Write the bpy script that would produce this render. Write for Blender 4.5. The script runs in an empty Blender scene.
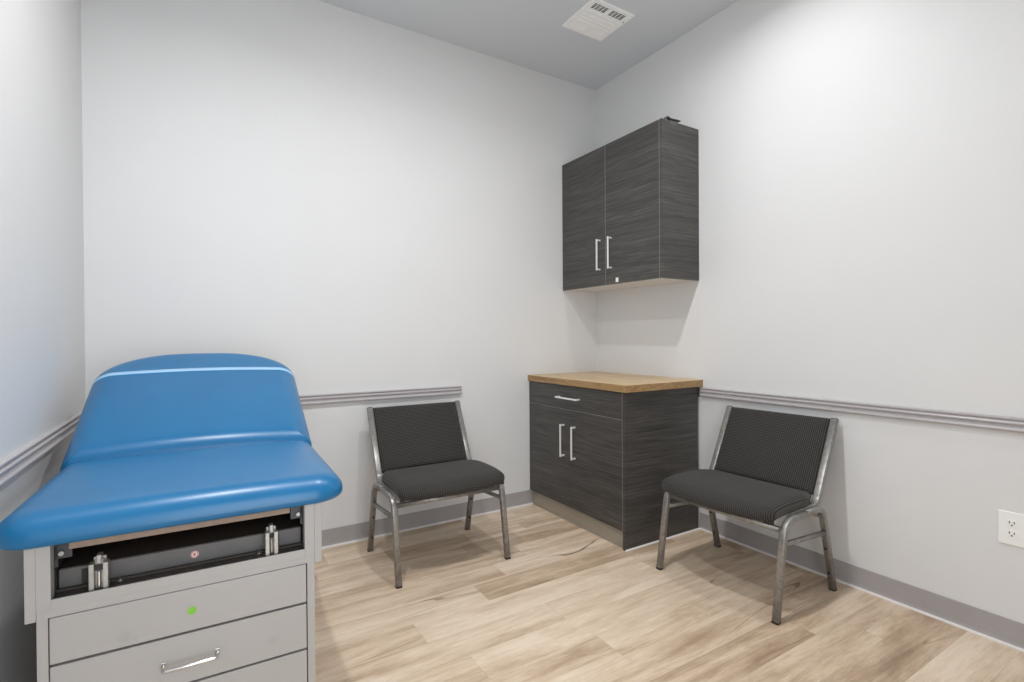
import bpy, bmesh, math, random
from mathutils import Vector, Matrix
from mathutils.bvhtree import BVHTree

random.seed(7)
PI = math.pi
SC = bpy.context.scene
COL = SC.collection

# ------------------------------------------------------------------ room numbers (metres)
YB = 2.989      # back wall
XR = 2.597      # right wall
XL = -0.441     # left wall
YF = -0.60      # wall behind the camera
ZC = 3.056      # ceiling
CAM = (0.0, 0.0, 1.175)


# ------------------------------------------------------------------ node helpers
def new_mat(name):
    m = bpy.data.materials.new(name)
    m.use_nodes = True
    nt = m.node_tree
    b = nt.nodes['Principled BSDF']
    return m, nt, b


def N(nt, t, **kw):
    n = nt.nodes.new(t)
    for k, v in kw.items():
        setattr(n, k, v)
    return n


def math_node(nt, op, a, b=None, c=None, clamp=False):
    n = nt.nodes.new('ShaderNodeMath')
    n.operation = op
    n.use_clamp = clamp
    for i, v in enumerate((a, b, c)):
        if v is None:
            continue
        if isinstance(v, (int, float)):
            n.inputs[i].default_value = v
        else:
            nt.links.new(v, n.inputs[i])
    return n.outputs[0]


def noise(nt, vec, scale, detail=3.0, rough=0.55, dist=0.0):
    n = nt.nodes.new('ShaderNodeTexNoise')
    n.inputs['Scale'].default_value = scale
    n.inputs['Detail'].default_value = detail
    n.inputs['Roughness'].default_value = rough
    n.inputs['Distortion'].default_value = dist
    nt.links.new(vec, n.inputs['Vector'])
    return n.outputs[0]


def mapping(nt, vec, scale=(1, 1, 1), loc=(0, 0, 0)):
    n = nt.nodes.new('ShaderNodeMapping')
    n.inputs['Scale'].default_value = scale
    n.inputs['Location'].default_value = loc
    nt.links.new(vec, n.inputs['Vector'])
    return n.outputs[0]


def ramp(nt, fac, stops):
    n = nt.nodes.new('ShaderNodeValToRGB')
    cr = n.color_ramp
    while len(cr.elements) < len(stops):
        cr.elements.new(0.5)
    for e, (p, c) in zip(cr.elements, stops):
        e.position = p
        e.color = (c[0], c[1], c[2], 1)
    nt.links.new(fac, n.inputs[0])
    return n.outputs[0]


def mix(nt, fac, a, b, blend='MIX'):
    n = nt.nodes.new('ShaderNodeMix')
    n.data_type = 'RGBA'
    n.blend_type = blend
    n.clamp_factor = True
    for sock, v in ((n.inputs[0], fac), (n.inputs[6], a), (n.inputs[7], b)):
        if isinstance(v, (int, float)):
            sock.default_value = v
        elif isinstance(v, tuple):
            sock.default_value = (v[0], v[1], v[2], 1)
        else:
            nt.links.new(v, sock)
    return n.outputs[2]


def bump(nt, b, h, strength, dist=0.002):
    n = nt.nodes.new('ShaderNodeBump')
    n.inputs['Strength'].default_value = strength
    n.inputs['Distance'].default_value = dist
    nt.links.new(h, n.inputs['Height'])
    nt.links.new(n.outputs[0], b.inputs['Normal'])


def objco(nt):
    return nt.nodes.new('ShaderNodeTexCoord').outputs['Object']


def srgb(r, g, b):
    def f(c):
        c /= 255.0
        return c / 12.92 if c <= 0.04045 else ((c + 0.055) / 1.055) ** 2.4
    return (f(r), f(g), f(b))


def plain(name, col, rough=0.5, metal=0.0, var=0.03, scale=30.0, spec=None, bmp=0.0, bscale=200.0):
    """A procedural material: a base colour with a slight noise variation and optional fine bump."""
    m, nt, b = new_mat(name)
    co = objco(nt)
    f = noise(nt, co, scale, 3)
    lo = tuple(c * (1 - var) for c in col)
    hi = tuple(min(1, c * (1 + var)) for c in col)
    c = ramp(nt, f, [(0.3, lo), (0.7, hi)])
    nt.links.new(c, b.inputs['Base Color'])
    b.inputs['Roughness'].default_value = rough
    b.inputs['Metallic'].default_value = metal
    if spec is not None:
        b.inputs['Specular IOR Level'].default_value = spec
    if bmp:
        bump(nt, b, noise(nt, co, bscale, 2), bmp, 0.001)
    return m


# ------------------------------------------------------------------ materials
M = {}
M['wall'] = plain('wall_paint', (0.70, 0.70, 0.698), 0.55, var=0.01, scale=3, bmp=0.05, bscale=350)
M['ceiling'] = plain('ceiling_paint', (0.655, 0.680, 0.705), 0.85, var=0.01, scale=3)
M['vinyl_base'] = plain('cove_base_vinyl', (0.365, 0.342, 0.340), 0.5, var=0.03, scale=12)
M['caulk'] = plain('white_caulk', (0.74, 0.71, 0.69), 0.6)
M['rail'] = plain('rail_paint', (0.44, 0.415, 0.42), 0.30, var=0.03, scale=8, spec=0.6)
M['white_plastic'] = plain('white_plastic', (0.86, 0.86, 0.84), 0.35, var=0.01)
M['white_metal'] = plain('white_enamel', (0.95, 0.945, 0.93), 0.4, var=0.01)
M['dark'] = plain('dark_void', (0.02, 0.02, 0.02), 0.8)
M['slot'] = plain('dark_slot', (0.03, 0.028, 0.025), 0.7)
M['vent_shade'] = plain('vent_back', (0.16, 0.16, 0.155), 0.8)  # dark colour stands in for shade behind the vent louvres
M['edge_band'] = plain('pale_edge_band', (0.27, 0.26, 0.255), 0.5)
M['melamine'] = plain('white_melamine', (0.72, 0.70, 0.66), 0.5, var=0.02)
M['satin'] = plain('satin_nickel', (0.90, 0.895, 0.89), 0.38, 0.35, var=0.02)
M['chrome'] = plain('chrome', (0.60, 0.59, 0.58), 0.18, 1.0, var=0.02)
M['zinc'] = plain('zinc_steel', (0.40, 0.385, 0.36), 0.38, 0.6, var=0.12, scale=80)
M['black_rubber'] = plain('black_rubber', (0.022, 0.02, 0.02), 0.55)
def smudged(name, spots):
    m, nt, b = new_mat(name)
    co = objco(nt)
    c = ramp(nt, noise(nt, co, 5, 3), [(0.3, (0.399, 0.384, 0.371)), (0.7, (0.411, 0.396, 0.383))])
    for (x, z, r, k) in spots:
        d = N(nt, 'ShaderNodeVectorMath', operation='DISTANCE')
        nt.links.new(mapping(nt, co, (1, 0, 1)), d.inputs[0])
        d.inputs[1].default_value = (x, 0, z)
        f = math_node(nt, 'SUBTRACT', 1.0, math_node(nt, 'DIVIDE', d.outputs['Value'], r), clamp=True)
        f = math_node(nt, 'MULTIPLY', math_node(nt, 'MULTIPLY', f, noise(nt, co, 90, 3)), k)
        c = mix(nt, f, c, (0.25, 0.235, 0.22))
    nt.links.new(c, b.inputs['Base Color'])
    b.inputs['Roughness'].default_value = 0.42
    return m


M['drawer_paint'] = smudged('greige_enamel_drawer_front', [(-0.128, 0.494, 0.020, 0.55), (0.178, 0.393, 0.020, 0.45), (-0.11, 0.485, 0.010, 0.4)])
M['table_paint'] = plain('greige_enamel', (0.405, 0.390, 0.377), 0.42, var=0.015, scale=5, bmp=0.03, bscale=500)
M['brown_steel'] = plain('dark_brown_steel', (0.050, 0.040, 0.034), 0.5, var=0.1)
M['grey_steel'] = plain('dark_grey_steel', (0.115, 0.108, 0.104), 0.42, var=0.06, scale=20)
M['black_steel'] = plain('blackened_steel', (0.05, 0.05, 0.053), 0.4, 0.3, var=0.1)
M['ply'] = plain('tan_plywood', (0.27, 0.195, 0.145), 0.6, var=0.12, scale=60)
M['green_sticker'] = plain('green_sticker', (0.20, 0.52, 0.05), 0.5)
M['red_sticker'] = plain('red_sticker', (0.55, 0.07, 0.05), 0.5)
M['white_sticker'] = plain('white_sticker', (0.80, 0.74, 0.70), 0.5)
M['strap'] = plain('pale_blue_elastic', (0.32, 0.56, 0.80), 0.4)
M['hardware'] = plain('grey_hardware', (0.12, 0.12, 0.115), 0.45, 0.4, var=0.1, scale=40)


def make_vinyl():
    m, nt, b = new_mat('blue_vinyl')
    co = objco(nt)
    f = noise(nt, co, 6, 4)
    c = ramp(nt, f, [(0.3, (0.003, 0.126, 0.300)), (0.7, (0.004, 0.141, 0.325))])
    nt.links.new(c, b.inputs['Base Color'])
    b.inputs['Roughness'].default_value = 0.32
    b.inputs['Specular IOR Level'].default_value = 0.55
    g = N(nt, 'ShaderNodeTexVoronoi')
    g.inputs['Scale'].default_value = 420
    nt.links.new(co, g.inputs['Vector'])
    bump(nt, b, g.outputs['Distance'], 0.06, 0.001)
    return m


M['vinyl'] = make_vinyl()


def make_laminate():
    """Charcoal wood laminate: fine dark and pale streaks that run level on every face."""
    m, nt, b = new_mat('charcoal_woodgrain_laminate')
    co = nt.nodes.new('ShaderNodeNewGeometry').outputs['Position']
    s1 = noise(nt, mapping(nt, co, (3.0, 3.0, 150)), 1.0, 5, 0.65, 0.3)
    s2 = noise(nt, mapping(nt, co, (9.0, 9.0, 420), (3, 5, 1)), 1.0, 3, 0.6)
    s3 = noise(nt, mapping(nt, co, (1.2, 1.2, 22), (9, 2, 4)), 1.0, 3, 0.5)
    v = math_node(nt, 'ADD', math_node(nt, 'MULTIPLY', s1, 0.62), math_node(nt, 'MULTIPLY', s2, 0.33))
    v = math_node(nt, 'ADD', v, math_node(nt, 'MULTIPLY', s3, 0.15))
    c = ramp(nt, v, [(0.36, (0.017, 0.0150, 0.0135)), (0.50, (0.045, 0.0410, 0.0380)),
                     (0.60, (0.074, 0.0685, 0.0630)), (0.76, (0.140, 0.130, 0.120))])
    nt.links.new(c, b.inputs['Base Color'])
    b.inputs['Roughness'].default_value = 0.42
    bump(nt, b, s2, 0.12, 0.0008)
    return m


M['laminate'] = make_laminate()


def make_kick():
    m, nt, b = new_mat('brushed_greige_kick')
    co = nt.nodes.new('ShaderNodeNewGeometry').outputs['Position']
    s = noise(nt, mapping(nt, co, (3, 3, 160)), 1.0, 4)
    c = ramp(nt, s, [(0.3, (0.30, 0.275, 0.22)), (0.7, (0.40, 0.37, 0.31))])
    nt.links.new(c, b.inputs['Base Color'])
    b.inputs['Roughness'].default_value = 0.4
    b.inputs['Metallic'].default_value = 0.3
    return m


M['kick'] = make_kick()


def make_oak(name, lo, mid, hi):
    m, nt, b = new_mat(name)
    co = nt.nodes.new('ShaderNodeNewGeometry').outputs['Position']
    s = noise(nt, mapping(nt, co, (30, 5, 60)), 1.0, 5, 0.6, 0.6)
    t = noise(nt, mapping(nt, co, (160, 22, 220), (2, 1, 0)), 1.0, 3)
    v = math_node(nt, 'ADD', math_node(nt, 'MULTIPLY', s, 0.65), math_node(nt, 'MULTIPLY', t, 0.35))
    c = ramp(nt, v, [(0.33, lo), (0.5, mid), (0.66, hi)])
    nt.links.new(c, b.inputs['Base Color'])
    b.inputs['Roughness'].default_value = 0.38
    return m


M['oak_top'] = make_oak('oak_laminate', (0.42, 0.285, 0.14), (0.55, 0.395, 0.215), (0.64, 0.485, 0.29))
M['oak_edge'] = make_oak('oak_edge_band', (0.21, 0.115, 0.04), (0.34, 0.205, 0.085), (0.44, 0.29, 0.14))


def make_fabric(name, ky, kz):
    """Charcoal upholstery with a lattice of small paler dots."""
    m, nt, b = new_mat(name)
    co = objco(nt)
    sep = N(nt, 'ShaderNodeSeparateXYZ')
    nt.links.new(co, sep.inputs[0])
    u = math_node(nt, 'MULTIPLY', sep.outputs[0], 2 * PI / 0.0168)
    w = math_node(nt, 'ADD', math_node(nt, 'MULTIPLY', sep.outputs[1], ky), math_node(nt, 'MULTIPLY', sep.outputs[2], kz))
    v = math_node(nt, 'MULTIPLY', w, 2 * PI / 0.0168)
    d = math_node(nt, 'MULTIPLY', math_node(nt, 'SINE', math_node(nt, 'ADD', u, v)),
                  math_node(nt, 'SINE', math_node(nt, 'SUBTRACT', u, v)))
    d = math_node(nt, 'MULTIPLY_ADD', d, 0.5, 0.5)
    n = noise(nt, co, 900, 2)
    n2 = noise(nt, co, 14, 3)
    c = ramp(nt, d, [(0.50, (0.0140, 0.0124, 0.0110)), (0.88, (0.098, 0.089, 0.079))])
    c = mix(nt, 0.35, c, ramp(nt, n, [(0.3, (0.35, 0.35, 0.35)), (0.7, (1, 1, 1))]), 'MULTIPLY')
    c = mix(nt, 0.25, c, ramp(nt, n2, [(0.3, (0.7, 0.7, 0.7)), (0.7, (1, 1, 1))]), 'MULTIPLY')
    nt.links.new(c, b.inputs['Base Color'])
    b.inputs['Roughness'].default_value = 0.9
    b.inputs['Sheen Weight'].default_value = 0.08
    b.inputs['Sheen Roughness'].default_value = 0.5
    bump(nt, b, d, 0.25, 0.001)
    return m


M['fabric_seat'] = make_fabric('dotted_charcoal_seat_fabric', 1.0, 1.0)
M['fabric_back'] = make_fabric('dotted_charcoal_back_fabric', 0.45, 0.893)


def make_silver_vein():
    m, nt, b = new_mat('silver_vein_powder_coat')
    co = objco(nt)
    n = noise(nt, co, 55, 5, 0.65, 0.4)
    c = ramp(nt, n, [(0.35, (0.235, 0.226, 0.212)), (0.62, (0.345, 0.334, 0.317))])
    nt.links.new(c, b.inputs['Base Color'])
    b.inputs['Metallic'].default_value = 0.55
    b.inputs['Roughness'].default_value = 0.34
    return m


M['silver_vein'] = make_silver_vein()


def make_floor():
    m, nt, b = new_mat('oak_vinyl_planks')
    pos = nt.nodes.new('ShaderNodeNewGeometry').outputs['Position']
    sep = N(nt, 'ShaderNodeSeparateXYZ')
    nt.links.new(pos, sep.inputs[0])
    x, y = sep.outputs[0], sep.outputs[1]
    PW, PL = 0.1525, 1.22
    ry = math_node(nt, 'DIVIDE', math_node(nt, 'ADD', y, 5 * PW - 0.009), PW)
    row = math_node(nt, 'FLOOR', ry)
    fy = math_node(nt, 'FRACT', ry)
    wn = N(nt, 'ShaderNodeTexWhiteNoise', noise_dimensions='1D')
    nt.links.new(math_node(nt, 'ADD', row, 3.37), wn.inputs['W'])
    rx = math_node(nt, 'ADD', math_node(nt, 'DIVIDE', x, PL), math_node(nt, 'MULTIPLY', wn.outputs['Value'], 7.0))
    colm = math_node(nt, 'FLOOR', rx)
    fx = math_node(nt, 'FRACT', rx)
    w2 = N(nt, 'ShaderNodeTexWhiteNoise', noise_dimensions='2D')
    cb = N(nt, 'ShaderNodeCombineXYZ')
    nt.links.new(row, cb.inputs[0])
    nt.links.new(colm, cb.inputs[1])
    nt.links.new(cb.outputs[0], w2.inputs['Vector'])
    tone = w2.outputs['Value']
    # coordinates shifted per plank so that no two planks share a figure
    off = N(nt, 'ShaderNodeCombineXYZ')
    nt.links.new(math_node(nt, 'MULTIPLY', tone, 37.0), off.inputs[0])
    nt.links.new(math_node(nt, 'MULTIPLY', row, 0.61), off.inputs[1])
    va = N(nt, 'ShaderNodeVectorMath', operation='ADD')
    nt.links.new(pos, va.inputs[0])
    nt.links.new(off.outputs[0], va.inputs[1])
    pv = va.outputs[0]
    g1 = noise(nt, mapping(nt, pv, (0.9, 11, 1)), 1.0, 5, 0.60, 0.9)       # broad streaks
    g2 = noise(nt, mapping(nt, pv, (7, 110, 1)), 1.0, 6, 0.72, 0.3)         # fine grain
    g3 = noise(nt, mapping(nt, pv, (1.6, 6.0, 1), (4, 2, 0)), 1.0, 4, 0.6, 1.0)  # soft clouds
    g4 = noise(nt, mapping(nt, pv, (16, 48, 1), (1, 5, 0)), 1.0, 5, 0.72, 0.5)    # mottle
    v = math_node(nt, 'ADD', math_node(nt, 'MULTIPLY', g1, 0.54), math_node(nt, 'MULTIPLY', g3, 0.40))
    v = math_node(nt, 'ADD', v, math_node(nt, 'MULTIPLY', g2, 0.25))
    v = math_node(nt, 'ADD', v, math_node(nt, 'MULTIPLY', g4, 0.14))
    v = math_node(nt, 'ADD', v, math_node(nt, 'MULTIPLY', tone, 0.16))
    c = ramp(nt, v, [(0.50, (0.285, 0.190, 0.119)), (0.64, (0.465, 0.338, 0.229)),
                     (0.75, (0.640, 0.497, 0.360)), (0.88, (0.770, 0.640, 0.500))])
    # sparse dark checks (cracks) running almost along the grain
    k = noise(nt, mapping(nt, pv, (0.45, 4.2, 1), (7, 3, 0)), 1.0, 1.5, 0.35, 0.25)
    k = math_node(nt, 'ABSOLUTE', math_node(nt, 'SUBTRACT', k, 0.52))
    k = math_node(nt, 'LESS_THAN', k, 0.0028)
    km = noise(nt, mapping(nt, pv, (1.1, 2.0, 1), (1, 8, 0)), 1.0, 2)
    km = math_node(nt, 'MULTIPLY', math_node(nt, 'SUBTRACT', km, 0.50), 9.0, clamp=True)
    crack = math_node(nt, 'MULTIPLY', math_node(nt, 'MULTIPLY', k, km), 0.75)
    c = mix(nt, crack, c, (0.13, 0.078, 0.045))
    # small flecks
    fl = noise(nt, mapping(nt, pv, (26, 150, 1), (2, 6, 0)), 1.0, 2, 0.5)
    fl = math_node(nt, 'MULTIPLY', math_node(nt, 'GREATER_THAN', fl, 0.70), 0.22)
    c = mix(nt, fl, c, (0.22, 0.14, 0.085))
    # joints
    ey = math_node(nt, 'MINIMUM', fy, math_node(nt, 'SUBTRACT', 1.0, fy))
    ex = math_node(nt, 'MINIMUM', fx, math_node(nt, 'SUBTRACT', 1.0, fx))
    j = math_node(nt, 'MAXIMUM', math_node(nt, 'LESS_THAN', ey, 0.006), math_node(nt, 'LESS_THAN', ex, 0.0009))
    c = mix(nt, math_node(nt, 'MULTIPLY', j, 0.22), c, (0.22, 0.15, 0.10))
    nt.links.new(c, b.inputs['Base Color'])
    b.inputs['Roughness'].default_value = 0.5
    bump(nt, b, g2, 0.05, 0.001)
    return m


M['floor'] = make_floor()


# ------------------------------------------------------------------ mesh helpers
def obj(name, bm, mat, parent=None, smooth=False, kind=None, label=None):
    me = bpy.data.meshes.new(name)
    bmesh.ops.recalc_face_normals(bm, faces=bm.faces[:])
    if smooth:
        for f in bm.faces:
            f.smooth = True
    bm.to_mesh(me)
    bm.free()
    me.materials.append(mat)
    o = bpy.data.objects.new(name, me)
    COL.objects.link(o)
    if parent is not None:
        o.parent = parent
    if kind:
        o['kind'] = kind
    if label:
        o['label'] = label
    return o


def thing(name, label, cat, loc=(0, 0, 0), rz=0.0, group=None):
    o = bpy.data.objects.new(name, None)
    o.empty_display_size = 0.1
    COL.objects.link(o)
    o.location = loc
    o.rotation_euler = (0, 0, rz)
    o['label'] = label
    o['category'] = cat
    if group:
        o['group'] = group
    return o


def BM():
    return bmesh.new()


def add_box(bm, x0, x1, y0, y1, z0, z1, bev=0.0, seg=2, mat=None):
    t = bmesh.new()
    vs = [t.verts.new((x, y, z)) for x in (x0, x1) for y in (y0, y1) for z in (z0, z1)]
    for q in ((0, 1, 3, 2), (4, 6, 7, 5), (0, 4, 5, 1), (2, 3, 7, 6), (0, 2, 6, 4), (1, 5, 7, 3)):
        t.faces.new([vs[i] for i in q])
    bmesh.ops.recalc_face_normals(t, faces=t.faces[:])
    if bev > 0:
        bmesh.ops.bevel(t, geom=t.edges[:], offset=bev, segments=seg, profile=0.5, affect='EDGES')
    join(bm, t, mat)


def join(bm, t, mat=None):
    if mat is not None:
        bmesh.ops.transform(t, matrix=mat, verts=t.verts[:])
    me = bpy.data.meshes.new('tmp')
    t.to_mesh(me)
    t.free()
    bm.from_mesh(me)
    bpy.data.meshes.remove(me)


def box_obj(name, dims, mat, parent=None, bev=0.0, kind=None, label=None, seg=2):
    b = BM()
    add_box(b, *dims, bev=bev, seg=seg)
    return obj(name, b, mat, parent, kind=kind, label=label)


def add_prism(bm, pts, axis, a, b):
    """Extrude a closed 2-D outline from a to b along axis: 'x' -> pts are (y, z); 'y' -> pts are (x, z); 'z' -> (x, y)."""
    def P(p, t):
        if axis == 'x':
            return (t, p[0], p[1])
        if axis == 'y':
            return (p[0], t, p[1])
        return (p[0], p[1], t)
    A = [bm.verts.new(P(p, a)) for p in pts]
    B = [bm.verts.new(P(p, b)) for p in pts]
    n = len(pts)
    for i in range(n):
        bm.faces.new((A[i], A[(i + 1) % n], B[(i + 1) % n], B[i]))
    bm.faces.new(A[::-1])
    bm.faces.new(B)


def rrect(w, h, r, seg=3):
    out = []
    for cx, cy, a0 in ((w / 2 - r, h / 2 - r, 0), (-w / 2 + r, h / 2 - r, 90), (-w / 2 + r, -h / 2 + r, 180), (w / 2 - r, -h / 2 + r, 270)):
        for k in range(seg + 1):
            a = math.radians(a0 + 90 * k / seg)
            out.append((cx + r * math.cos(a), cy + r * math.sin(a)))
    return out


def circ(r, n=12):
    return [(r * math.cos(2 * PI * k / n), r * math.sin(2 * PI * k / n)) for k in range(n)]


def add_tube(bm, path, section, side):
    """Sweep a closed section along a path that stays square to the direction `side` (section x runs along side)."""
    path = [Vector(p) for p in path]
    side = Vector(side).normalized()
    rings = []
    n = len(path)
    for i, p in enumerate(path):
        d = (path[min(i + 1, n - 1)] - path[max(i - 1, 0)]).normalized()
        up = side.cross(d).normalized()
        # mitre
        k = 1.0
        if 0 < i < n - 1:
            d1 = (path[i] - path[i - 1]).normalized()
            c = max(0.5, abs(d1.dot(d)))
            k = 1.0 / c
        rings.append([bm.verts.new(p + side * s[0] + up * s[1] * k) for s in section])
    m = len(section)
    for a, b in zip(rings, rings[1:]):
        for j in range(m):
            bm.faces.new((a[j], a[(j + 1) % m], b[(j + 1) % m], b[j]))
    bm.faces.new(rings[0][::-1])
    bm.faces.new(rings[-1])


def fillet(pts, radii, seg=7):
    """Round the corners of a polyline; radii has one entry per point (0 keeps the corner)."""
    pts = [Vector(p) for p in pts]
    out = []
    for i, p in enumerate(pts):
        r = radii[i]
        if i in (0, len(pts) - 1) or r <= 0:
            out.append(p)
            continue
        a = (pts[i - 1] - p).normalized()
        b = (pts[i + 1] - p).normalized()
        ang = a.angle(b)
        t = r / math.tan(ang / 2)
        c = p + (a + b).normalized() * (r / math.sin(ang / 2))
        A, B = p + a * t, p + b * t
        va, vb = A - c, B - c
        tot = va.angle(vb)
        for k in range(seg + 1):
            f = k / seg
            v = (va * math.sin((1 - f) * tot) + vb * math.sin(f * tot)) / math.sin(tot)
            out.append(c + v)
    return out


def add_cyl(bm, c, axis, r, h, n=20, bev=0.0):
    t = bmesh.new()
    bmesh.ops.create_cone(t, cap_ends=True, segments=n, radius1=r, radius2=r, depth=h)
    if bev:
        es = [e for e in t.edges if abs(e.verts[0].co.z - e.verts[1].co.z) < 1e-6]
        bmesh.ops.bevel(t, geom=es, offset=bev, segments=2, profile=0.5, affect='EDGES')
    q = Vector((0, 0, 1)).rotation_difference(Vector(axis).normalized()).to_matrix().to_4x4()
    join(bm, t, Matrix.Translation(c) @ q)


def sgnpow(v, e):
    return math.copysign(abs(v) ** e, v)


def pad(hw, y0, y1, zlo, zhi, rf, rr, edge, nu_c=14, deform=None, roll_front=1.0, nv=12):
    """An upholstered pad: outline with corner radii rf (front, y0) and rr (rear, y1); rounded edge of radius `edge` on the top and half of it
    below, built as stacked inset outlines."""
    def outline(ins):
        pts = []
        a, b0, b1 = hw - ins, y0 + ins, y1 - ins
        for cx_, cy_, r, a0 in ((a, b0, rf, -90), (a, b1, rr, 0), (-a, b1, rr, 90), (-a, b0, rf, 180)):
            rx, ry = r if isinstance(r, tuple) else (r, r)
            rx, ry = max(rx - ins, 0.004), max(ry - ins, 0.004)
            ccx = cx_ - math.copysign(rx, cx_)
            ccy = cy_ + ry if cy_ == b0 else cy_ - ry
            for k in range(nu_c + 1):
                t = math.radians(a0 + 90 * k / nu_c)
                pts.append((ccx + rx * math.cos(t), ccy + ry * math.sin(t)))
        # resample the straight runs
        res = []
        n = len(pts)
        for i in range(n):
            p, q = pts[i], pts[(i + 1) % n]
            res.append(p)
            dl = math.hypot(q[0] - p[0], q[1] - p[1])
            if (i + 1) % (nu_c + 1) == 0:
                for k in range(1, 16):
                    f = k / 16
                    res.append((p[0] + (q[0] - p[0]) * f, p[1] + (q[1] - p[1]) * f))
        return res
    H = zhi - zlo
    rows = []
    rb = H - edge                                   # lower roll
    for k in range(nv + 1):
        t = PI / 2 * k / nv
        rows.append((rb * 0.9 * (1 - math.sin(t)) , zlo + rb * (1 - math.cos(t))))
    for k in range(1, nv + 1):
        t = PI / 2 * k / nv
        rows.append((edge * 1.25 * (1 - math.cos(t)), zlo + rb + edge * math.sin(t)))
    last_in = rows[-1][0]
    maxin = min(hw, (y1 - y0) / 2) * 0.98
    for f in (0.15, 0.32, 0.5, 0.68, 0.84, 0.97):
        rows.append((last_in + (maxin - last_in) * f, zhi))
    bm = bmesh.new()
    V = []
    for ins, z in rows:
        V.append([bm.verts.new(deform(x, y, z) if deform else (x, y, z)) for x, y in outline(ins)])
    n = len(V[0])
    for A, B in zip(V, V[1:]):
        for k in range(n):
            bm.faces.new((A[k], A[(k + 1) % n], B[(k + 1) % n], B[k]))
    bm.faces.new(V[0][::-1])
    bm.faces.new(V[-1])
    return bm



# ------------------------------------------------------------------ setting
def structure(name, dims, mat):
    return box_obj(name, dims, mat, kind='structure')


structure('floor', (XL - 0.1, XR + 0.1, YF - 0.1, YB + 0.1, -0.06, 0.0), M['floor'])
structure('ceiling', (XL - 0.1, XR + 0.1, YF - 0.1, YB + 0.1, ZC, ZC + 0.06), M['ceiling'])
structure('wall_back', (XL - 0.1, XR + 0.1, YB, YB + 0.1, 0, ZC), M['wall'])
structure('wall_right', (XR, XR + 0.1, YF, YB, 0, ZC), M['wall'])
structure('wall_left', (XL - 0.1, XL, YF, YB, 0, ZC), M['wall'])
DX0, DX1, DZ = -0.30, 0.70, 2.15      # unseen opening behind the camera, added for the fill light
b = BM()
add_box(b, XL - 0.1, DX0, YF - 0.1, YF, 0, ZC)
add_box(b, DX1, XR + 0.1, YF - 0.1, YF, 0, ZC)
add_box(b, DX0, DX1, YF - 0.1, YF, DZ, ZC)
obj('wall_front', b, M['wall'], kind='structure')

RAIL = [(0, 0.864), (0.011, 0.864), (0.0145, 0.8615), (0.015, 0.858), (0.0125, 0.854), (0.009, 0.852), (0.009, 0.850),
        (0.0145, 0.8475), (0.0175, 0.844), (0.0175, 0.840), (0.014, 0.8365), (0.0095, 0.835), (0.0095, 0.829),
        (0.0125, 0.826), (0.0185, 0.824), (0.0215, 0.820), (0.0215, 0.815), (0.0175, 0.811), (0.008, 0.809), (0, 0.809)]
BASE = [(0, 0.100), (0.0028, 0.100), (0.0038, 0.097), (0.0038, 0.020), (0.007, 0.010), (0.0075, 0.004), (0, 0.004)]
CAULK = [(0, 0.0), (0.0145, 0.0), (0.0145, 0.004), (0.010, 0.0085), (0.004, 0.010), (0, 0.010)]


def run(name, prof, mat, wall, a, b, parent=None):
    """A moulding of profile (distance off the wall, height) along one wall from a to b."""
    bm = BM()
    if wall == 'back':
        add_prism(bm, [(YB - t, z) for t, z in prof], 'x', a, b)
    elif wall == 'right':
        add_prism(bm, [(XR - t, z) for t, z in prof], 'y', a, b)
    elif wall == 'left':
        add_prism(bm, [(XL + t, z) for t, z in prof], 'y', a, b)
    else:
        add_prism(bm, [(YF + t, z) for t, z in prof], 'x', a, b)
    return obj(name, bm, mat, parent, kind='structure')


run('trim_1', RAIL, M['rail'], 'back', XL, 1.444)
run('trim_2', RAIL, M['rail'], 'left', YF, YB)
run('trim_3', RAIL, M['rail'], 'right', YF, 2.030)
for w, side, a, b in (('back', 'back', XL, 1.995), ('left', 'left', YF, YB), ('right', 'right', YF, 2.046), ('front', 'front', DX1, XR)):
    bb = run('baseboard_' + side, BASE, M['vinyl_base'], w, a, b)
    run('caulk_line', CAULK, M['caulk'], w, a, b, bb)

# ------------------------------------------------------------------ ceiling vent
vx0, vx1, vy0, vy1 = 1.882, 2.190, 2.170, 2.467
vent = thing('ceiling_vent', 'square white louvred air vent set in the grey ceiling', 'air vent', ((vx0 + vx1) / 2, (vy0 + vy1) / 2, ZC))
ox, oy = vent.location.x, vent.location.y
banks_near = [(1.916, 2.019), (2.047, 2.150)]
banks_far = [(1.908, 2.024), (2.040, 2.157)]
b = BM()
F = 0.010


def vbox(x0, x1, y0, y1, z0=-0.009, z1=0.0, bev=0.0015):
    add_box(b, x0 - ox, x1 - ox, y0 - oy, y1 - oy, z0, z1, bev=bev, seg=1)


vbox(vx0, vx1, vy0, 2.196)
vbox(vx0, vx1, 2.252, 2.376)
vbox(vx0, vx1, 2.440, vy1)
for xa, xb in ((vx0, 1.916), (2.019, 2.047), (2.150, vx1)):
    vbox(xa, xb, 2.1965, 2.2515)
for xa, xb in ((vx0, 1.908), (2.024, 2.040), (2.157, vx1)):
    vbox(xa, xb, 2.3765, 2.4395)
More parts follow.
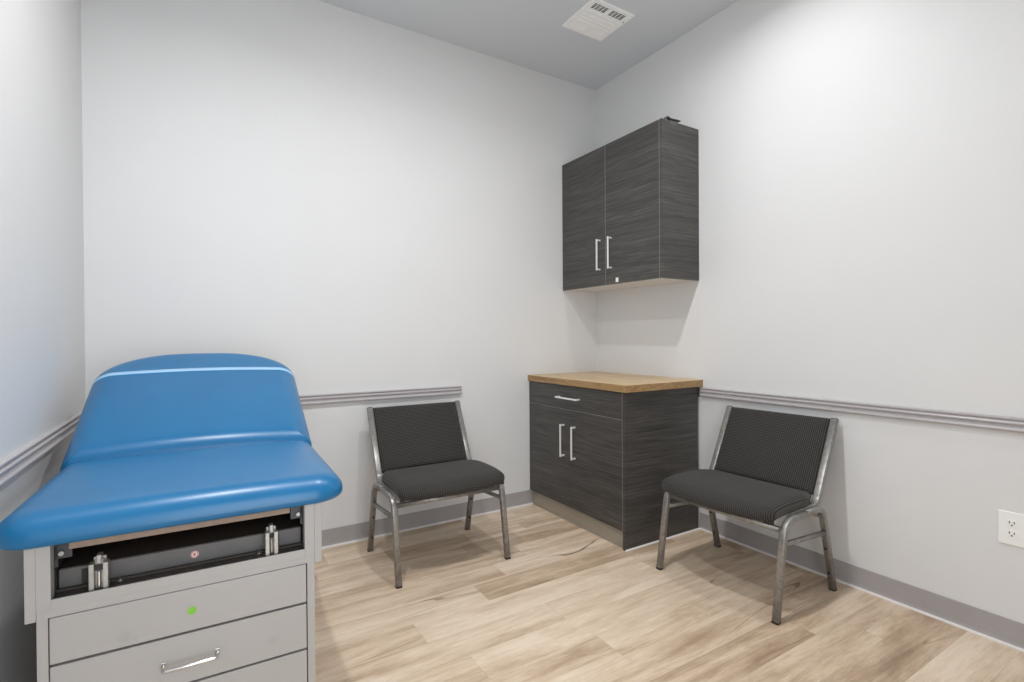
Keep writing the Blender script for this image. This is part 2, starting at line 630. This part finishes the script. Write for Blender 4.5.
# raised border and the shallow ribs of the middle field
for yy in (2.268, 2.300, 2.332, 2.362):
    vbox(1.91, 2.155, yy - 0.0012, yy + 0.0012, -0.0115, -0.008, 0.0005)
obj('frame', b, M['white_metal'], vent)
b = BM()
add_box(b, 1.905 - ox, 2.160 - ox, 2.19 - oy, 2.445 - oy, -0.0012, -0.0002)
obj('shade_plate', b, M['vent_shade'], vent, label='dark plate painted as the shade behind the louvres')  # thin plate, shade of the vent inside put into its colour
for (x0, x1) in banks_near:
    b = BM()
    for k in range(5):
        yc = 2.200 + 0.0118 * k
        rot = Matrix.Translation(((x0 + x1) / 2 - ox, yc - oy, -0.0048)) @ Matrix.Rotation(math.radians(52), 4, 'X')
        add_box(b, -(x1 - x0) / 2, (x1 - x0) / 2, -0.0042, 0.0042, -0.0006, 0.0006, mat=rot)
    for k in range(1, 4):
        xc = x0 + (x1 - x0) * k / 4
        add_box(b, xc - 0.001 - ox, xc + 0.001 - ox, 2.196 - oy, 2.252 - oy, -0.0075, -0.002)
    obj('louvre_bank', b, M['white_metal'], vent)
for (x0, x1) in banks_far:
    b = BM()
    for k in range(6):
        yc = 2.381 + 0.0108 * k
        rot = Matrix.Translation(((x0 + x1) / 2 - ox, yc - oy, -0.0048)) @ Matrix.Rotation(math.radians(-34), 4, 'X')
        add_box(b, -(x1 - x0) / 2, (x1 - x0) / 2, -0.0058, 0.0058, -0.0006, 0.0006, mat=rot)
    obj('louvre_bank', b, M['white_metal'], vent)
b = BM()
add_cyl(b, (2.173 - ox, 2.246 - oy, -0.0105), (0, 0, 1), 0.0035, 0.004, 12)
obj('damper_lever', b, M['grey_steel'], vent)

# ------------------------------------------------------------------ wall outlet
out = thing('wall_outlet', 'white double electrical outlet low on the right wall near the floor', 'outlet', (XR, 0.645, 0.4445))
b = BM()
add_box(b, -0.0065, 0.0, -0.040, 0.040, -0.0625, 0.0625, bev=0.003, seg=3)
obj('cover_plate', b, M['white_plastic'], out)
for zc in (0.0195, -0.0195):
    b = BM()
    t = BM()
    pts = []
    for k in range(40):
        a = 2 * PI * k / 40
        y, z = 0.0172 * math.cos(a), 0.0172 * math.sin(a)
        pts.append((y, max(-0.0135, min(0.0135, z))))
    add_prism(b, [(y, z + zc) for y, z in pts], 'x', -0.0085, -0.005)
    rec = obj('receptacle', b, M['white_plastic'], out)
    b = BM()
    add_box(b, -0.0092, -0.0082, -0.0080, -0.0053, zc + 0.000, zc + 0.0085)
    add_box(b, -0.0092, -0.0082, 0.0053, 0.0080, zc + 0.000, zc + 0.0085)
    add_cyl(b, (-0.0087, 0.0, zc - 0.006), (1, 0, 0), 0.0028, 0.001, 12)
    obj('slots', b, M['slot'], rec)
b = BM()
add_cyl(b, (-0.007, 0, 0), (1, 0, 0), 0.003, 0.002, 14)
obj('screw', b, M['white_metal'], out)


# ------------------------------------------------------------------ cabinets
def pull(parent, p0, p1, out_dir, stand=0.030, w=0.0105, inset=0.007):
    """A square bar pull between p0 and p1 (on the door face), standing off along out_dir, with two square posts."""
    p0, p1, o = Vector(p0), Vector(p1), Vector(out_dir)
    d = (p1 - p0).normalized()
    s = d.cross(o).normalized()
    bm = BM()
    add_tube(bm, [p0 + o * stand, p1 + o * stand], rrect(w, w * 0.8, 0.002, 2), s)
    h = obj('handle', bm, M['satin'], parent)
    for q in (p0 + d * inset, p1 - d * inset):
        bm = BM()
        add_tube(bm, [q - o * 0.001, q + o * (stand - 0.003)], rrect(w, w, 0.0025, 2), s)
        obj('post', bm, M['satin'], h)
    return h


OUT = (-1, 0, 0)
# base cabinet
cx, cy0, cy1 = 1.975, 2.047, 2.987
bc = thing('base_cabinet', 'charcoal woodgrain base cabinet standing on the floor in the far corner', 'cabinet', (cx, cy0, 0))


def rel(root, x0, x1, y0, y1, z0, z1):
    l = root.location
    return (x0 - l.x, x1 - l.x, y0 - l.y, y1 - l.y, z0 - l.z, z1 - l.z)


box_obj('carcass', rel(bc, cx + 0.021, 2.580, cy0 + 0.018, cy1, 0.100, 0.868), M['edge_band'], bc)
box_obj('side_panel', rel(bc, cx, 2.580, cy0, cy0 + 0.018, 0.0015, 0.870), M['laminate'], bc, bev=0.0008)
dr = box_obj('drawer', rel(bc, cx, cx + 0.019, cy0 + 0.0205, cy1, 0.7180, 0.8665), M['laminate'], bc, bev=0.0012)
ym = (cy0 + 0.018 + cy1) / 2
d1 = box_obj('door', rel(bc, cx, cx + 0.019, ym + 0.0006, cy1, 0.104, 0.7150), M['laminate'], bc, bev=0.0012)
d2 = box_obj('door', rel(bc, cx, cx + 0.019, cy0 + 0.0205, ym - 0.0006, 0.104, 0.7150), M['laminate'], bc, bev=0.0012)
SB = M['edge_band']
box_obj('edge_strip', rel(bc, cx - 0.0003, cx + 0.018, cy0 + 0.0205, cy1, 0.7153, 0.7172), SB, d2, label='pale edge line under the drawer')
box_obj('edge_strip', rel(bc, cx - 0.0003, cx + 0.018, cy0 + 0.0184, cy0 + 0.0200, 0.104, 0.8665), SB, bc)
L = bc.location


def R(x, y, z):
    return (x - L.x, y - L.y, z - L.z)


pull(dr, R(cx, 2.640, 0.791), R(cx, 2.428, 0.791), OUT)
pull(d1, R(cx, 2.590, 0.622), R(cx, 2.590, 0.416), OUT)
pull(d2, R(cx, 2.478, 0.622), R(cx, 2.478, 0.416), OUT)
box_obj('toe_kick', rel(bc, 1.993, 2.008, cy0 + 0.018, 2.972, 0.0, 0.103), M['kick'], bc)
box_obj('filler_strip', rel(bc, 2.580, XR - 0.0005, cy0 + 0.001, cy0 + 0.016, 0.805, 0.870), M['laminate'], bc)
b = BM()
add_prism(b, [(cy0 - L.y, 0.0), (cy0 - 0.007 - L.y, 0.0), (cy0 - 0.005 - L.y, 0.004), (cy0 - L.y, 0.007)], 'x', 0.0, 2.590 - L.x)
obj('caulk_bead', b, M['caulk'], bc, label='white caulk along the floor')

# countertop
ct = thing('countertop', 'light oak laminate worktop lying on the charcoal base cabinet', 'countertop', (1.963, 2.022, 0.870))
b = BM()
add_box(b, 0.0015, XR - 1.963 - 0.0005, 0.0015, YB - 2.022 - 0.0005, 0.0, 0.0405, bev=0.001, seg=1)
obj('top_slab', b, M['oak_top'], ct)
b = BM()
add_box(b, 0.0, 0.0016, 0.0, YB - 2.022 - 0.0005, 0.0, 0.0395, bev=0.0006, seg=1)
add_box(b, 0.0, XR - 1.963 - 0.0005, 0.0, 0.0016, 0.0, 0.0395, bev=0.0006, seg=1)
obj('edge_band', b, M['oak_edge'], ct, label='darker brown edge strip of the worktop')

# wall cabinet
ux, uz0, uz1 = 2.274, 1.5125, 2.428
wc = thing('wall_cabinet', 'charcoal woodgrain two-door cabinet hung on the wall above the worktop', 'cabinet', (ux, cy0, uz0))
L = wc.location
box_obj('carcass', rel(wc, ux + 0.021, XR - 0.0005, cy0 + 0.018, cy1, uz0 + 0.018, uz1 - 0.001), M['edge_band'], wc)
box_obj('bottom_panel', rel(wc, ux + 0.0205, XR - 0.0005, cy0 + 0.018, cy1, uz0 + 0.002, uz0 + 0.018), M['melamine'], wc, label='white underside panel')
box_obj('side_panel', rel(wc, ux, XR - 0.0005, cy0, cy0 + 0.018, uz0, uz1), M['laminate'], wc, bev=0.0008)
box_obj('top_panel', rel(wc, ux + 0.0205, XR - 0.0005, cy0 + 0.018, cy1, uz1 - 0.001, uz1), M['laminate'], wc)
ym = (cy0 + 0.018 + cy1) / 2
d1 = box_obj('door', rel(wc, ux, ux + 0.019, ym + 0.0014, cy1, uz0 + 0.001, uz1), M['laminate'], wc, bev=0.0012)
d2 = box_obj('door', rel(wc, ux, ux + 0.019, cy0 + 0.0205, ym - 0.0014, uz0 + 0.001, uz1), M['laminate'], wc, bev=0.0012)
box_obj('edge_strip', rel(wc, ux - 0.0003, ux + 0.018, ym - 0.0010, ym + 0.0010, uz0 + 0.002, uz1 - 0.001), SB, d2, label='pale edge line between the doors')
box_obj('edge_strip', rel(wc, ux - 0.0003, ux + 0.018, cy0 + 0.0184, cy0 + 0.0200, uz0 + 0.002, uz1 - 0.001), SB, d2)
pull(d1, R(ux, 2.578, 1.819), R(ux, 2.578, 1.613), OUT)
pull(d2, R(ux, 2.470, 1.819), R(ux, 2.470, 1.613), OUT)
b = BM()
add_box(b, -0.006, 0.001, 2.405 - L.y, 2.425 - L.y, 1.522 - L.z, 1.550 - L.z, bev=0.0015)
obj('cam_lock', b, M['white_plastic'], d2, label='small white lock near the door bottom')

# a bit of hardware left on top of the wall cabinet
hw = thing('metal_bracket', 'small dark grey metal bracket lying on top of the wall cabinet', 'bracket', (2.366, 2.062, uz1))
b = BM()
add_tube(b, fillet([(-0.056, -0.004, 0.004), (-0.040, -0.004, 0.022), (-0.016, -0.006, 0.013), (0.034, -0.010, 0.014), (0.060, -0.012, 0.013)],
                   [0, 0.007, 0.01, 0.02, 0], 4), rrect(0.024, 0.006, 0.0025, 2), (0, 1, 0))
obj('strap_plate', b, M['hardware'], hw, smooth=True)
b = BM()
add_tube(b, fillet([(0.004, 0.012, 0.0022), (0.004, -0.0148, 0.0022), (0.004, -0.0148, -0.020)], [0, 0.003, 0], 4), rrect(0.052, 0.0035, 0.001, 2), (1, 0, 0))
obj('dark_strip', b, M['hardware'], hw, label='dark strip bent over the cabinet edge')  # dark strip reaching down over the cabinet edge
b = BM()
add_cyl(b, (0.012, -0.004, 0.0075), (0, 0, 1), 0.007, 0.013, 12)
obj('spacer', b, M['hardware'], hw)

# ------------------------------------------------------------------ chairs
def make_chair(label, loc, rz):
    """Stacking guest chair. Local axes: x across (0.6 wide), y from the front feet towards the back, z up."""
    t = thing('stacking_chair', label, 'chair', loc, rz, 'stacking chairs along the walls')
    XS = 0.2975
    XU = 0.2710
    sec = rrect(0.0285, 0.026, 0.006, 3)
    for s in (-1, 1):
        x = XS * s
        pts = [(x, -0.010, 0.008), (x, 0.056, 0.404), (x, 0.225, 0.404)]
        bm = BM()
        add_tube(bm, fillet(pts, [0, 0.075, 0]), sec, (1, 0, 0))
        lg = obj('leg', bm, M['silver_vein'], t, smooth=True)
        bm = BM()
        add_box(bm, x - 0.0138, x + 0.0138, -0.010 - 0.0132, -0.010 + 0.0112, 0.0, 0.0085, bev=0.002)
        obj('foot_cap', bm, M['black_rubber'], lg)
        pts = [(x, 0.225, 0.404), (x, 0.372, 0.400), (x, 0.474, 0.008)]
        bm = BM()
        add_tube(bm, fillet(pts, [0, 0.070, 0]), sec, (1, 0, 0))
        lg = obj('leg', bm, M['silver_vein'], t, smooth=True)
        bm = BM()
        add_box(bm, x - 0.0138, x + 0.0138, 0.474 - 0.0112, 0.474 + 0.0132, 0.0, 0.0085, bev=0.002)
        obj('foot_cap', bm, M['black_rubber'], lg)
        for zz in (0.205, 0.085):
            yy = 0.474 - (zz - 0.012) / (0.400 - 0.012) * (0.474 - 0.372)
            bm = BM()
            add_cyl(bm, (x - s * 0.002, yy - 0.0135, zz), (0, -1, -0.26), 0.0062, 0.006, 14, 0.0015)
            obj('bumper', bm, M['black_rubber'], lg)
        bm = BM()
        add_tube(bm, [(x, 0.042, 0.309), (x, 0.396, 0.283)], rrect(0.016, 0.020, 0.004, 2), (1, 0, 0))
        obj('side_stretcher', bm, M['silver_vein'], t, smooth=True)
        # seat rail that turns up into the back upright
        xr = XU * s
        pts = [(xr, 0.006, 0.406), (xr, 0.374, 0.409), (xr, 0.556, 0.776)]
        bm = BM()
        add_tube(bm, fillet(pts, [0, 0.060, 0]), rrect(0.0310, 0.025, 0.005, 3), (1, 0, 0))
        bf = obj('back_frame', bm, M['silver_vein'], t, smooth=True)
        bm = BM()
        add_box(bm, xr - 0.0125, xr + 0.0125, -0.006, 0.007, 0.408 - 0.0115, 0.408 + 0.0115, bev=0.003)
        obj('end_plug', bm, M['black_rubber'], bf)
        bm = BM()
        c = Vector((xr, 0.556, 0.776))
        dv = Vector((0, 0.182, 0.364)).normalized()
        add_tube(bm, [c - dv * 0.003, c + dv * 0.003], rrect(0.0295, 0.0235, 0.005, 2), (1, 0, 0))
        obj('end_plug', bm, M['black_rubber'], bf)
    for (yy, zz) in ((0.060, 0.362), (0.352, 0.372)):
        bm = BM()
        add_tube(bm, [(-XS + 0.008, yy, zz), (XS - 0.008, yy, zz)], rrect(0.020, 0.022, 0.004, 2), (0, 1, 0))
        obj('crossbar', bm, M['silver_vein'], t, smooth=True)
    # seat base board
    bm = BM()
    add_box(bm, -0.254, 0.254, 0.030, 0.390, 0.397, 0.413, bev=0.003)
    obj('seat_board', bm, M['black_rubber'], t)

    # seat cushion: bowed front with a waterfall lip
    SW = 0.291

    def seat_d(x, y, z):
        fx = min(1.0, abs(x) / SW)
        k = max(0.0, min(1.0, (0.20 - y) / 0.23))
        y2 = y - 0.052 * (1 - fx * fx) * k
        top = max(0.0, min(1.0, (z - 0.425) / 0.05))
        f = max(0.0, min(1.2, (0.11 - y) / 0.14))
        z2 = z - 0.017 * f * f
        b = max(0.0, min(1.0, (y - 0.17) / 0.22))
        z2 += top * (0.014 * (1 - fx * fx) * (1 - min(1.0, abs((y - 0.15) / 0.20)) ** 2) - 0.016 * b * b)
        z2 -= (1 - top) * 0.006 * (1 - fx ** 4)
        x *= 1.0 - 0.135 * max(0.0, min(1.0, (y - 0.26) / 0.10)) ** 1.5
        return (x, y2, z2)
    bm = pad(SW, -0.014, 0.388, 0.409, 0.473, 0.025, 0.020, 0.030, nu_c=8, deform=seat_d, nv=9)
    obj('seat', bm, M['fabric_seat'], t, smooth=True)

    # back cushion: a leaning pad between the uprights
    dv = Vector((0, 0.182, 0.364)).normalized()
    nv = Vector((0, -dv.z, dv.y))
    C0 = Vector((0, 0.556, 0.778))

    def back_d(x, y, z):
        fx = min(1.0, abs(x) / 0.2565)
        v = (y + 0.375) / 0.375                 # 0 bottom .. 1 top
        zz = z
        if z > 0:
            zz += 0.038 * (1 - fx * fx) * (1.0 - 0.65 * v)
        c = C0 + dv * (y - 0.004 * (1 - fx * fx) * max(0.0, v) ** 6) + nv * (zz - 0.010)
        return (x, c.y, c.z)
    bm = pad(0.2565, -0.375, 0.0, -0.012, 0.026, 0.008, 0.008, 0.018, nu_c=6, deform=back_d, nv=8)
    obj('backrest', bm, M['fabric_back'], t, smooth=True)
    return t


def copy_thing(root, loc, rz, label):
    def rec(o, parent):
        c = o.copy()
        COL.objects.link(c)
        c.parent = parent
        for ch in [k for k in bpy.data.objects if k.parent == o]:
            rec(ch, c)
        return c
    r = rec(root, None)
    r.location = loc
    r.rotation_euler = (0, 0, rz)
    r['label'] = label
    return r


ch = make_chair('black dotted chair with silver frame between blue exam table and charcoal base cabinet', (1.089, 2.329, 0), math.radians(-0.5))
copy_thing(ch, (1.995, 1.503, 0), math.radians(-90 + 2.4), 'black dotted chair with silver frame against the right wall before the outlet')

# ------------------------------------------------------------------ exam table
ex = thing('exam_table', 'blue padded medical exam table with greige drawer base beside left wall', 'exam table', (-0.021, 1.452, 0), math.radians(-1.5))
TP = M['table_paint']
DEEP = 1.12
# lower cabinet: face frame + shell
b = BM()
add_box(b, -0.2810, -0.2620, 0.0, 0.03, 0.0, 0.591, bev=0.001)
add_box(b, 0.2620, 0.2810, 0.0, 0.03, 0.0, 0.591, bev=0.001)
add_box(b, -0.2625, 0.2625, 0.0, 0.03, 0.575, 0.591)
add_box(b, -0.2625, 0.2625, 0.0, 0.03, 0.0, 0.095)
add_box(b, -0.2810, -0.2690, 0.029, DEEP, 0.0, 0.591)
add_box(b, 0.2690, 0.2810, 0.029, DEEP, 0.0, 0.591)
add_box(b, -0.2700, 0.2700, DEEP - 0.012, DEEP, 0.0, 0.591)
obj('lower_cabinet', b, TP, ex)
for xa, xb in ((-0.2810, -0.2563), (0.2563, 0.2810)):
    box_obj('inner_side', (xa, xb, 0.0285, DEEP - 0.006, 0.600, 0.734), M['brown_steel'], ex, label='dark brown inner side of the opening')
box_obj('gap_shade_panel', (-0.2625, 0.2625, 0.020, 0.032, 0.09, 0.58), M['brown_steel'], ex, label='dark panel painted as the shade in the drawer gaps')  # solid panel whose dark colour gives the gaps their shade
drawers = []
for z0, z1 in ((0.4725, 0.5735), (0.3495, 0.4670), (0.2270, 0.3440), (0.1000, 0.2215)):
    d = box_obj('drawer', (-0.2600, 0.2595, -0.0015, 0.020, z0, z1), M['drawer_paint'], ex, bev=0.002)
    drawers.append(d)
drawers[0]['label'] = 'topmost greige drawer front with a round green dot'


def bow_pull(parent, xc, z, half=0.055):
    bm = BM()
    pts = [(xc - half, 0.0, z), (xc - half, -0.030, z), (xc + half, -0.030, z), (xc + half, 0.0, z)]
    add_tube(bm, fillet(pts, [0, 0.008, 0.008, 0], 5), circ(0.0042, 10), (0, 0, 1))
    h = obj('handle', bm, M['chrome'], parent, smooth=True)
    for x in (xc - half, xc + half):
        bm = BM()
        add_box(bm, x - 0.005, x + 0.005, -0.0045, -0.001, z - 0.008, z + 0.008, bev=0.001)
        obj('mount', bm, M['chrome'], h)


for d, (z0, z1) in zip(drawers[1:], ((0.3495, 0.4670), (0.2270, 0.3440), (0.1000, 0.2215))):
    bow_pull(d, -0.002, z0 + 0.056)
b = BM()
add_cyl(b, (0.001, -0.0019, 0.5205), (0, 1, 0), 0.0095, 0.0008, 28)
obj('green_dot', b, M['green_sticker'], drawers[0], label='round bright green sticker')

# upper box: stiles, sill, side skirts, back
b = BM()
for s in (-1, 1):
    xa, xb = sorted((0.2565 * s, 0.2812 * s))
    add_box(b, xa, xb, -0.001, 0.028, 0.591, 0.7345, bev=0.001)
    xa, xb = sorted((0.2812 * s, 0.2995 * s))
    add_box(b, xa, xb, -0.001, DEEP + 0.01, 0.572, 0.7345, bev=0.001)
add_box(b, -0.2568, 0.2568, -0.001, 0.0035, 0.591, 0.614, bev=0.001)
add_box(b, -0.2815, 0.2815, DEEP - 0.005, DEEP + 0.01, 0.591, 0.7345)
obj('upper_box', b, TP, ex)
b = BM()
add_box(b, -0.2560, 0.2560, 0.0036, DEEP - 0.01, 0.600, 0.6120)
add_box(b, -0.2560, 0.2560, 0.62, 0.63, 0.6115, 0.72)
add_box(b, -0.2560, 0.2560, 0.040, 0.050, 0.6119, 0.6165)
obj('tray_floor', b, M['brown_steel'], ex, label='dark brown floor of the front opening')
b = BM()
add_box(b, -0.2545, 0.2545, 0.052, 0.60, 0.6125, 0.6565, bev=0.002)
tr = obj('footrest_drawer', b, M['grey_steel'], ex, label='dark grey pull-out footrest stored in the opening')
b = BM()
add_box(b, -0.2530, 0.2530, 0.055, 0.60, 0.6560, 0.6580)
obj('footrest_lid', b, M['brown_steel'], tr)
for xc in (-0.205, 0.190):
    b = BM()
    add_box(b, xc - 0.009, xc + 0.009, 0.0505, 0.0535, 0.616, 0.651)
    obj('slot', b, M['slot'], tr)
b = BM()
add_cyl(b, (0.006, 0.0512, 0.636), (0, 1, 0), 0.0085, 0.0012, 28)
stk = obj('round_sticker', b, M['white_sticker'], tr, label='small round white warning sticker with a red ring')
b = BM()
t = BM()
n = 32
for r0, r1, y in ((0.0058, 0.0076, 0.0503),):
    ri = [b.verts.new((0.006 + r0 * math.cos(2 * PI * k / n), y, 0.636 + r0 * math.sin(2 * PI * k / n))) for k in range(n)]
    ro = [b.verts.new((0.006 + r1 * math.cos(2 * PI * k / n), y, 0.636 + r1 * math.sin(2 * PI * k / n))) for k in range(n)]
    for k in range(n):
        b.faces.new((ri[k], ri[(k + 1) % n], ro[(k + 1) % n], ro[k]))
t.free()
obj('red_ring', b, M['red_sticker'], stk)
b = BM()
add_cyl(b, (0.0055, 0.0504, 0.636), (0, 1, 0), 0.0030, 0.0004, 16)
add_box(b, 0.0045, 0.0085, 0.0502, 0.0506, 0.6372, 0.6388)
obj('pictogram', b, M['red_sticker'], stk)


def roller_bracket(xc, w):
    b = BM()
    y0 = 0.008
    for s in (-1, 1):
        xa, xb = sorted((xc + s * w * 0.5, xc + s * (w * 0.5 - 0.0095)))
        add_box(b, xa, xb, y0, y0 + 0.022, 0.6118, 0.671, bev=0.001)
    add_box(b, xc - w * 0.22, xc + w * 0.22, y0 + 0.012, y0 + 0.034, 0.6118, 0.676, bev=0.001)
    r = obj('roller_bracket', b, M['zinc'], ex)
    b = BM()
    add_box(b, xc - 0.0055, xc + 0.0055, y0 + 0.006, y0 + 0.030, 0.668, 0.688, bev=0.003)
    add_box(b, xc - 0.012, xc + 0.012, y0 + 0.022, y0 + 0.032, 0.664, 0.680, bev=0.002)
    obj('latch_tongue', b, M['zinc'], r)
    b = BM()
    add_cyl(b, (xc, y0 + 0.009, 0.634), (0, 0, 1), 0.0042, 0.034, 14)
    obj('roller', b, M['chrome'], r)
    b = BM()
    add_box(b, xc - 0.0075, xc + 0.0075, y0 + 0.0105, y0 + 0.013, 0.652, 0.666)
    obj('opening', b, M['slot'], r)


roller_bracket(-0.177, 0.035)
roller_bracket(0.178, 0.030)
for xc in (-0.140, 0.150):
    b = BM()
    add_cyl(b, (xc, 0.024, 0.6150), (0, 0, 1), 0.0062, 0.007, 6, 0.001)
    add_cyl(b, (xc, 0.024, 0.6195), (0, 0, 1), 0.003, 0.005, 10)
    obj('bolt', b, M['chrome'], ex)
for s in (-1, 1):
    b = BM()
    xa, xb = sorted((0.2560 * s, 0.2500 * s))
    add_prism(b, [(0.030, 0.7345), (0.130, 0.7345), (0.130, 0.705), (0.075, 0.672), (0.030, 0.672)], 'x', xa, xb)
    xa, xb = sorted((0.2560 * s, 0.2260 * s))
    add_box(b, xa, xb, 0.030, 0.036, 0.690, 0.7345)
    br = obj('corner_bracket', b, M['black_steel'], ex)
    b = BM()
    add_cyl(b, (0.244 * s, 0.027, 0.702), (0, 1, 0), 0.0055, 0.008, 12, 0.001)
    obj('bolt', b, M['zinc'], br)
# boards that carry the pads
box_obj('seat_board', (-0.228, 0.222, 0.010, 0.640, 0.7135, 0.7360), M['ply'], ex, bev=0.001, label='tan plywood board under the seat pad')

# seat pad: y from -0.03 to 0.60, z 0.722 to 0.80
HW = 0.364
PADC = 0.002


def crown(x, y, z):
    fx = x / HW
    if z > 0.76:
        k = (z - 0.76) / 0.04
        z += 0.006 * (1 - fx * fx) * k
    return (x + PADC, y, z)


b = pad(HW, -0.028, 0.598, 0.7350, 0.802, 0.085, 0.030, 0.050, deform=crown)
obj('seat_pad', b, M['vinyl'], ex, smooth=True, label='glossy blue vinyl seat pad')

# back pad: tilted up about its lower edge
TILT = math.radians(24.5)
HINGE = Vector((0, 0.585, 0.742))
RM = Matrix.Rotation(TILT, 3, 'X')


def back_t(x, y, z):
    fx = x / HW
    if z > 0.045:
        z += 0.014 * (1 - fx * fx) * (z - 0.045) / 0.035
    p = RM @ Vector((x + PADC, y, z)) + HINGE
    return (p.x, p.y, p.z)


b = pad(HW, -0.005, 0.752, 0.0, 0.078, 0.03, (0.30, 0.20), 0.058, nu_c=20, deform=back_t)
bvh = BVHTree.FromBMesh(b)
bp = obj('back_pad', b, M['vinyl'], ex, smooth=True, label='glossy blue vinyl back pad tilted up towards the wall')
# elastic paper strap across the head of the back pad
rows = []
for k in range(-40, 41):
    x = HW * 0.992 * math.sin(PI / 2 * k / 40)
    pr = []
    for yy in (0.528, 0.551):
        o_ = RM @ Vector((x + PADC, yy, 0.25)) + HINGE
        dn = RM @ Vector((0, 0, -1))
        hit = bvh.ray_cast(o_, dn)
        if hit[0] is not None:
            pr.append(hit[0] - dn * 0.0022)
    if len(pr) == 2:
        rows.append(pr)
b = BM()
up = RM @ Vector((0, 0, 1))
vv = []
for p, q in rows:
    vv.append([b.verts.new(p), b.verts.new(q), b.verts.new(q - up * 0.0030), b.verts.new(p - up * 0.0030)])
for A, B in zip(vv, vv[1:]):
    for k in range(4):
        b.faces.new((A[k], A[(k + 1) % 4], B[(k + 1) % 4], B[k]))
b.faces.new(vv[0][::-1])
b.faces.new(vv[-1])
obj('paper_strap', b, M['strap'], bp, smooth=True, label='pale blue elastic strap across the head end')
b = BM()
add_box(b, -0.25, 0.25, 0.03, 0.70, -0.016, 0.001, bev=0.002, mat=Matrix.Translation(HINGE) @ RM.to_4x4())
obj('back_board', b, M['ply'], ex)
for x in (-0.2, 0.2):
    b = BM()
    p0 = Vector((x, 1.10, 0.66))
    p1 = RM @ Vector((x, 0.56, -0.012)) + HINGE
    add_tube(b, [p0, p1], rrect(0.012, 0.025, 0.002, 2), (1, 0, 0))
    obj('prop_arm', b, M['grey_steel'], ex)

# ------------------------------------------------------------------ lights: three ceiling lamps in a row across the room
def lamp(x, y, watts, spread, size=0.075):
    l = bpy.data.lights.new('ceiling_lamp', 'AREA')
    l.shape = 'DISK'
    l.size = size
    l.energy = watts
    l.color = (0.985, 0.99, 1.0)
    l.spread = math.radians(spread)
    o = bpy.data.objects.new('ceiling_lamp', l)
    COL.objects.link(o)
    o.location = (x, y, ZC - 0.012)
    return o


lamp(0.10, 1.41, 19, 160)
lamp(1.05, 1.41, 20, 178)
lamp(1.98, 1.41, 6.5, 155)
# added fill light, shining in through the added opening behind the camera
l = bpy.data.lights.new('added_fill_light', 'AREA')
l.shape = 'RECTANGLE'
l.size = DX1 - DX0 - 0.04
l.size_y = DZ - 0.1
l.energy = 28
l.color = (0.90, 0.95, 1.0)
o = bpy.data.objects.new('added_fill_light', l)
COL.objects.link(o)
o.location = ((DX0 + DX1) / 2, YF - 0.12, DZ / 2)
o.rotation_euler = (math.radians(90), 0, 0)

w = bpy.data.worlds.new('World')
w.use_nodes = True
w.node_tree.nodes['Background'].inputs[0].default_value = (0.8, 0.9, 1.0, 1)
w.node_tree.nodes['Background'].inputs[1].default_value = 0.3
SC.world = w

# ------------------------------------------------------------------ camera
cd = bpy.data.cameras.new('camera')
cd.sensor_width = 36.0
cd.sensor_fit = 'HORIZONTAL'
cd.lens = 509.826 / 1024 * 36.0
cam = bpy.data.objects.new('camera', cd)
COL.objects.link(cam)
yaw, pitch, roll = -0.5509, -0.0074, -0.0064
fw = Vector((-math.sin(yaw), math.cos(yaw), 0))
rt = Vector((math.cos(yaw), math.sin(yaw), 0))
zz = Vector((0, 0, 1))
f2 = fw * math.cos(pitch) + zz * math.sin(pitch)
u2 = zz * math.cos(pitch) - fw * math.sin(pitch)
r3 = rt * math.cos(roll) + u2 * math.sin(roll)
u3 = u2 * math.cos(roll) - rt * math.sin(roll)
mw = Matrix.Identity(4)
for i in range(3):
    mw[i][0], mw[i][1], mw[i][2] = r3[i], u3[i], -f2[i]
    mw[i][3] = CAM[i]
cam.matrix_world = mw
cd.clip_start = 0.02
SC.camera = cam

SC.view_settings.view_transform = 'Standard'
SC.view_settings.look = 'None'
SC.view_settings.gamma = 1.0
SC.view_settings.use_curve_mapping = False
SC.view_settings.exposure = -0.03
SC.cycles.max_bounces = 12
SC.cycles.diffuse_bounces = 8
